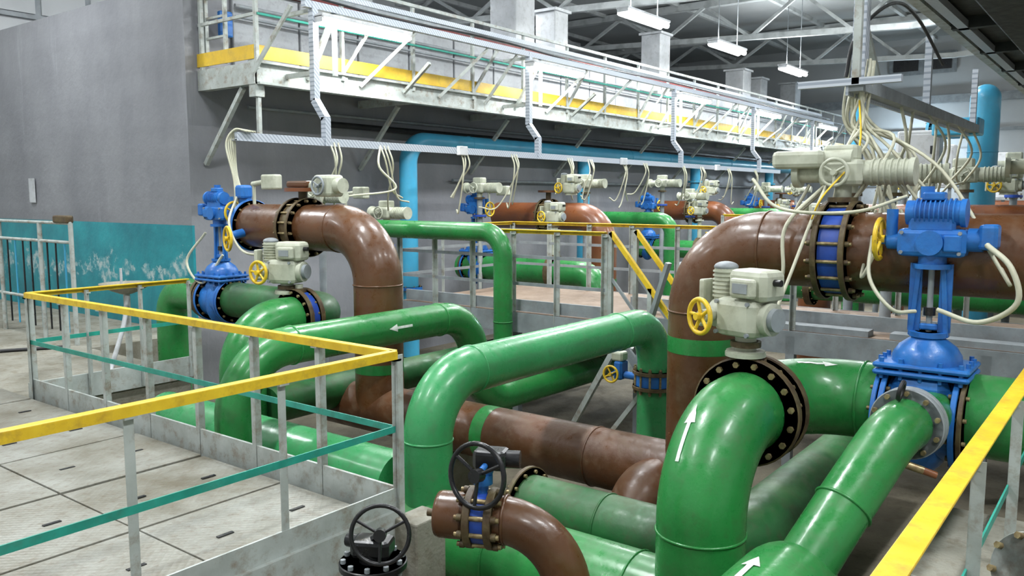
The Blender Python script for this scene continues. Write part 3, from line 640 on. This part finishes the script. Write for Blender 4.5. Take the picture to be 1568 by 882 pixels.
for X in(8.03,8.6):
    b.beam((X,4.8,.45),(X,3.6,-.93),.04,.16,STEELG); b.beam((X,4.75,1.5),(X,3.75,.3),.05,.05,YEL); b.beam((X,4.75,1.0),(X,3.75,-.2),.03,.03,STEELG)
    for t in(0,.5,1): b.box((X,4.75-1.0*t,.98-1.2*t),(.05,.05,1.05),RAIL)
for k in range(6): b.box((8.31,4.65-.19*k,.3-.22*k),(.52,.2,.03),STEELG)
b.beam((8.0,3.7,-.9),(8.0,4.8,.4),.05,.05,RAIL); b.beam((8.0,4.8,-.9),(8.0,3.9,.3),.05,.05,RAIL)
b.beam((7.98,5.3,-.93),(7.98,4.6,.3),.06,.06,RAIL); b.beam((7.95,4.35,.1),(7.95,4.0,1.2),.09,.04,STEELG)
b.done()

# ------------------------------------------------------------------ far rows
def far_row(X,Yv,Ye,s=1):
    b=B('brown_suction_pipe'); b.tube([(X,Yv,-.93),(X,Yv,1.53),(X,Ye,1.53)],.25,ORANGE,.5,24); b.cyl((X,Yv,.3),(X,Yv,.42),.253,GREEN,24); b.done()
    ym=Yv+(Ye-Yv)*.5; b=B('motorized_butterfly_valve'); wafer(b,(X,ym,1.53),(0,1,0),.25,RUST,.09,12); b.cyl((X,ym,1.8),(X,ym,2.0),.05,RUST); b.cyl((X,ym,1.97),(X,ym,2.01),.2,BROWN,20); b.M=at(X,ym-.5*s,1.92); electric(b,1,.02); b.done()
    b=B('green_discharge_pipe'); xg=X-1.1; b.tube([(xg,Yv-.6*s,-.93),(xg,Yv-.6*s,.6),(xg,Ye,.6)],.22,GREEN,.4,24); b.done()
    b=B('blue_gate_valve'); b.M=at(xg,Yv+(Ye-Yv)*.85,.6); gate(b,.22,-s); b.done()
    b=B('motorized_gate_valve'); b.cyl((xg,Yv+.3*s,.8),(xg,Yv+.3*s,1.3),.05,CREAM); b.flange((xg,Yv+.3*s,.6),(0,1,0),.3,.1,RUST,12,.01); b.M=at(xg,Yv+.3*s,1.3); electric(b,1); b.done()
for X,Yv,Ye in((12.9,7.8,10.2),(20,8.4,10.4),(27,8.8,10.4)): far_row(X,Yv,Ye)
for X,Yv,Ye in((13.5,4.2,-2),(20.5,4.6,-2),(27.5,5.2,-2)): far_row(X,Yv,Ye,-1)
for X in(15.6,22.5,29):
    b=B('green_drain_pipe'); b.tube([(X,10.0,1.42),(X,7.8,1.42),(X,7.8,-.93)],.15,GREEN,.3,24); b.done()
for X,Y,Z in((7.4,8.9,1.7),(8.9,9.2,1.45),(11.6,9.6,1.85),(14.2,9.0,1.95),(17.5,9.0,2.0),(19,9.0,1.7),(23,8.6,1.9),(25.5,8.6,1.9)):
    b=B('electric_actuator'); b.M=at(X,Y,Z,0,1.1); small_electric(b); b.M=Matrix(); b.cyl((X,Y,Z),(X,Y,-.93),.05,STEELG,10); b.flange((X,Y,Z-.3),(0,0,1),.12,.04,DBLUE,8,.01); b.done()
for X,Y,Z in((9.5,2.2,1.9),(11,3.0,1.9),(11.4,1.0,2.0),(12.6,2.0,1.95),(13.2,.9,2.05),(16.5,3.6,1.9),(18,2.8,2.0),(19,4.6,2.0),(14.5,1.3,2.1),(16.8,1.9,2.2),(21,3.2,2.1)):
    b=B('electric_actuator'); b.M=at(X,Y,Z,random.uniform(-.3,.3),1.3); small_electric(b,CREAM,YEL if X in(11.4,16.5) else CREAM); b.M=Matrix(); b.cyl((X,Y,Z),(X,Y,-.93),.06,STEELG,10); b.flange((X,Y,Z-.3),(0,0,1),.14,.05,DBLUE,8,.01); b.done()
for X,Y,Z,h in((18.5,3.9,2.6,.9),(22,4.0,2.6,1.0),(24.5,3.2,2.4,1.2),(26,5.4,2.6,1.0),(14.2,2.9,2.6,.6)):
    b=B('electrical_cabinet'); b.box((X,Y,Z),(.35,.6,h),WHITE,0,.03); b.box((X-.18,Y,Z),(.02,.5,h-.12),WHITE,0,.01); b.cyl((X,Y-.2,Z-h/2),(X,Y-.2,-.94),.04,STEELG,8); b.cyl((X,Y+.2,Z-h/2),(X,Y+.2,-.94),.04,STEELG,8); b.box((X-.2,Y-.2,Z),(.02,.03,.12),BLACK); b.done()
railing('deck_railing',[((17.5,7.5),(17.5,1),8),((24.5,7.5),(24.5,1),8)],1.0,.5,YEL,STEELG,(.35,.68),RAIL,.05)
b=B('steel_walkway_deck'); b.box((16.6,3.5,.45),(2.0,9,.08),STEELG); b.box((23.6,3.5,.45),(2.0,9,.08),STEELG)
for X in(15.7,17.5,22.7,24.5):
    for y in(-.5,2,4.5,7.5): b.box((X,y,-.27),(.09,.09,1.36),STEELG)
b.done()
for X,Y,Z in((5.9,7.95,2.06),(8.3,9.1,1.95),(11.9,9.3,2.0)):
    b=B('junction_box'); b.box((X,Y,Z),(.12,.26,.17),CREAM,0,.02); b.cyl((X,Y+.13,Z),(X,Y+.35,Z-.02),.03,CREAM,10); b.cyl((X,Y+.33,Z-.02),(X,Y+.33,Z-.35),.02,CREAM,10); b.done()

# ------------------------------------------------------------------ cables
b=B('valve_cables')
def drop(x,y0,z0,x1,y1,z1,sag=.2,r=.012,mat=CABLE):
    b.cable([(x,y0,z0),(x+(x1-x)*.1,y0-.06,z0-.25*abs(z0-z1)-.05),(x+(x1-x)*.5,(y0+y1)/2,min(z0,z1)+abs(z0-z1)*.35-sag),(x1,y1,z1)],r,mat)
for k in range(5): b.cable([(6.0+.03*k,8.52,2.66),(5.9+.02*k,8.62+.02*k,2.68),(5.82+.03*k,8.68,2.5),(5.84+.035*k,8.58+.03*k,2.1),(5.8+.03*k,8.5-.03*k,1.75)],.012,CABLE)
b.cable([(5.82,8.5,1.9),(5.5,8.2,1.6),(5.4,7.8,1.3),(5.4,7.2,1.3)],.014,CABLE)
for X in(7.3,8.2,9.9,11.2,12.9,13.6,14.9,15.8,17.6,18.6,20.2,22):
    for k in range(3): drop(X+.07*k,8.58,2.6,X+random.uniform(-.3,.7),8.75+random.uniform(-.2,.4),1.95-random.uniform(0,.3),random.uniform(0,.35),.013)
b.cable([(8.2,8.58,2.6),(8.1,8.5,2.3),(8.3,8.4,2.0),(7.6,8.6,1.9)],.016,CABLE)
b.cable([(5.9,9.3,1.45),(5.75,9.5,1.1),(5.7,9.1,.85),(5.8,8.8,1.2)],.016,CABLE)
b.done()
b=B('hanging_cable_bundle')
P0=V((6.35,1.75,2.72))
ends=[(5.9,1.9,1.98),(5.9,1.5,2.05),(5.95,1.35,2.1),(5.2,2.0,1.25),(5.6,1.35,1.6),(5.6,.75,1.6),(6.3,1.3,1.9),(6.5,1.6,1.8),(6.2,1.45,1.75),(6.4,1.3,1.7),(6.8,1.5,1.8),(6.1,1.75,1.85),(6.15,1.3,1.8),(6.0,1.2,1.95),(6.1,1.1,1.9),(6.3,1.5,1.85),(6.2,1.25,1.8)]
for i,e in enumerate(ends):
    e=V(e); q=P0+V((random.uniform(-.08,.1),random.uniform(-.12,.05),0)); m=(q+e)/2
    b.cable([q+V((.05,0,.15)),q,q+V((random.uniform(-.06,.06),random.uniform(-.1,.1),-.3)),m+V((random.uniform(-.1,.1),random.uniform(-.22,.12),-.1)),e+V((0,random.uniform(-.12,.12),-.2)),e],.0115,CABLE)
b.cable([(5.85,1.75,2.0),(5.6,1.95,1.7),(5.55,1.95,1.35),(5.45,2.1,1.2),(5.25,2.05,1.2),(5.0,1.95,1.3)],.013,CABLE)
b.cable([(6.3,1.7,2.6),(5.95,1.6,2.2),(5.62,1.72,1.9),(5.6,1.78,1.75)],.007,YEL)
b.cable([(5.75,2.25,2.02),(5.6,2.0,1.82),(5.5,1.5,1.8),(5.6,1.2,1.9)],.012,CABLE)
b.cable([(5.5,.74,1.62),(5.4,.6,1.5),(5.4,.56,1.3),(5.45,.75,1.17),(5.5,.98,1.22)],.016,CABLE)
b.cable([(5.55,1.38,1.65),(5.4,1.35,1.4),(5.35,1.2,1.22),(5.5,1.1,1.2)],.012,CABLE)
for k in range(8): b.cable([(7.5+k*.5,1.7,2.68),(7.55+k*.5,1.65+.12*math.sin(k*2.3),2.35),(7.8+k*.5,1.8,2.0+.1*math.cos(k)),(8.1+k*.5,1.8+.1*math.sin(k),2.05)],.013,CABLE)
b.cable([(6.3,1.8,2.75),(6.35,1.75,3.05),(6.9,1.65,3.35),(7.6,1.62,3.35),(8.6,1.6,3.1)],.014,BCABLE)
b.done()
b=B('cable_tray'); b.beam((6.2,1.7,2.68),(11.2,1.7,2.68),.1,.09,STEELG); b.box((8.7,1.76,2.66),(5,.02,.1),PERF); b.beam((6.35,1.72,4.6),(6.35,1.72,2.65),.1,.09,PERF)
for X in(8.5,11.0): b.beam((X,1.7,3.35),(X,1.7,2.65),.06,.06,PERF)
b.beam((6.2,2.1,2.7),(6.2,1.4,2.7),.05,.05,PERF); b.beam((6.2,1.7,2.68),(6.2,1.7,3.3),.05,.05,RAIL); b.beam((6.35,1.72,3.2),(6.9,1.72,2.75),.04,.04,RAIL); b.box((11.3,1.9,2.72),(.4,.5,.2),LBLUE,0,.02); b.done()
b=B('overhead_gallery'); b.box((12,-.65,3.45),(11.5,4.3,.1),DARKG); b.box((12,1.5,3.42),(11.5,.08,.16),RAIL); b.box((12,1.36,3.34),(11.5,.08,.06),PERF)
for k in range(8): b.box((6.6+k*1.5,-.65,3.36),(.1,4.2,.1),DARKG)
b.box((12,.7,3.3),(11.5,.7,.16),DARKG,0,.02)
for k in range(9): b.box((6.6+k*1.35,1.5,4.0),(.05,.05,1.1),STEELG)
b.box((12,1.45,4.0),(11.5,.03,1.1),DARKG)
b.box((12,1.5,4.55),(11.5,.05,.05),STEELG); b.done()

# ------------------------------------------------------------------ left background things
b=B('steel_guard_frame')
for y in(11.1,12.0,13.3,14.6): b.cyl((5.1,y,-.05),(5.1,y,1.55),.03,RAIL,12)
for z in(1.55,1.3,.5): b.cyl((5.1,11.1,z),(5.1,14.6,z),.022,RAIL,10)
for k in range(12): b.cyl((5.1,11.3+k*.25,.1),(5.1,11.3+k*.25,1.3),.012,BLACK if k%3 else LBLUE,6)
b.box((5.1,11.3,1.6),(.1,.4,.1),RUST,0,.02)
b.done()
b=B('wash_basin'); b.lathe((4.7,9.0,.82),(0,0,1),[(0,.06),(.04,.16),(.1,.27),(.12,.28),(.115,.26),(.05,.14),(.03,.02)],CONC,28); b.cyl((4.7,9,-.05),(4.7,9,.83),.035,RAIL,12); b.cyl((4.7,9.1,.9),(4.7,9.1,1.1),.015,WHITE,8)
b.cable([(4.68,8.95,.8),(4.6,8.9,.5),(4.4,8.8,.1),(4.3,8.7,-.02)],.025,WHITE); b.done()
b=B('wall_notice_board'); b.box((6.55,15.6,2.0),(.02,.2,.42),WHITE); b.done()
b=B('floor_hose')
b.cable([(4.9,11.0,-.03),(3.9,11.4,-.03),(3.0,10.8,-.03),(2.6,9.9,-.03),(3.2,9.4,-.03)],.025,BCABLE)
b.done()

# ------------------------------------------------------------------ lights
def area(name,loc,sx,sy,p,col=(.95,.98,1),rot=(0,0,0)):
    l=bpy.data.lights.new(name,'AREA'); l.shape='RECTANGLE'; l.size=sx; l.size_y=sy; l.energy=p; l.color=col
    o=bpy.data.objects.new(name,l); o.location=loc; o.rotation_euler=rot; bpy.context.collection.objects.link(o); return o
for X in(-1,4,9,15,22,30):
    for Y in(-2,5.5,13.5):
        if (X,Y) in((22,13.5),(30,13.5),(30,5.5)): continue
        b=lamp('ceiling_lamp',X,Y,7.3,1.8)
        for s in(-.6,.6): b.cyl((X+s,Y,7.3),(X+s,Y,7.95),.012,STEELG,6)
        o=b.done()
        area('ceiling_light',(X,Y,7.18),1.8,.5,270 if X<12 else 340)
        if Y>0: area('ceiling_uplight',(X,Y,7.36),1.8,.3,80,rot=(math.pi,0,0))
for X in(8.07,12.7,18.4,23.2,28.6): area('lamp_light',(X,8.70,4.08),1.5,.12,55)
for X in(16.5,21,26):
    area('hanging_lamp_light',(X,9,5.62),1.6,.14,160); area('hanging_lamp_uplight',(X,9,5.86),1.5,.12,90,rot=(math.pi,0,0))
area('floodlight_light',(34.5,7.3,3.5),.8,.6,120,(.7,.87,1),(0,math.radians(-90),0))
area('floodlight_glow',(34.8,7.3,3.9),.6,.6,110,(.7,.87,1),(0,math.radians(90),0))
w=bpy.data.worlds.new('World'); bpy.context.scene.world=w; w.use_nodes=True; w.node_tree.nodes['Background'].inputs[0].default_value=(.5,.55,.6,1); w.node_tree.nodes['Background'].inputs[1].default_value=.3
# ------------------------------------------------------------------ camera
cd=bpy.data.cameras.new('camera'); cam=bpy.data.objects.new('camera',cd); bpy.context.collection.objects.link(cam)
cam.location=(0,0,1.9); cam.rotation_euler=(math.radians(90-6.3),0,math.radians(37.4-90)); cd.sensor_width=36; cd.lens=36*1273/1568
bpy.context.scene.camera=cam
bpy.context.scene.view_settings.view_transform='Standard'
bpy.context.scene.view_settings.exposure=0.22
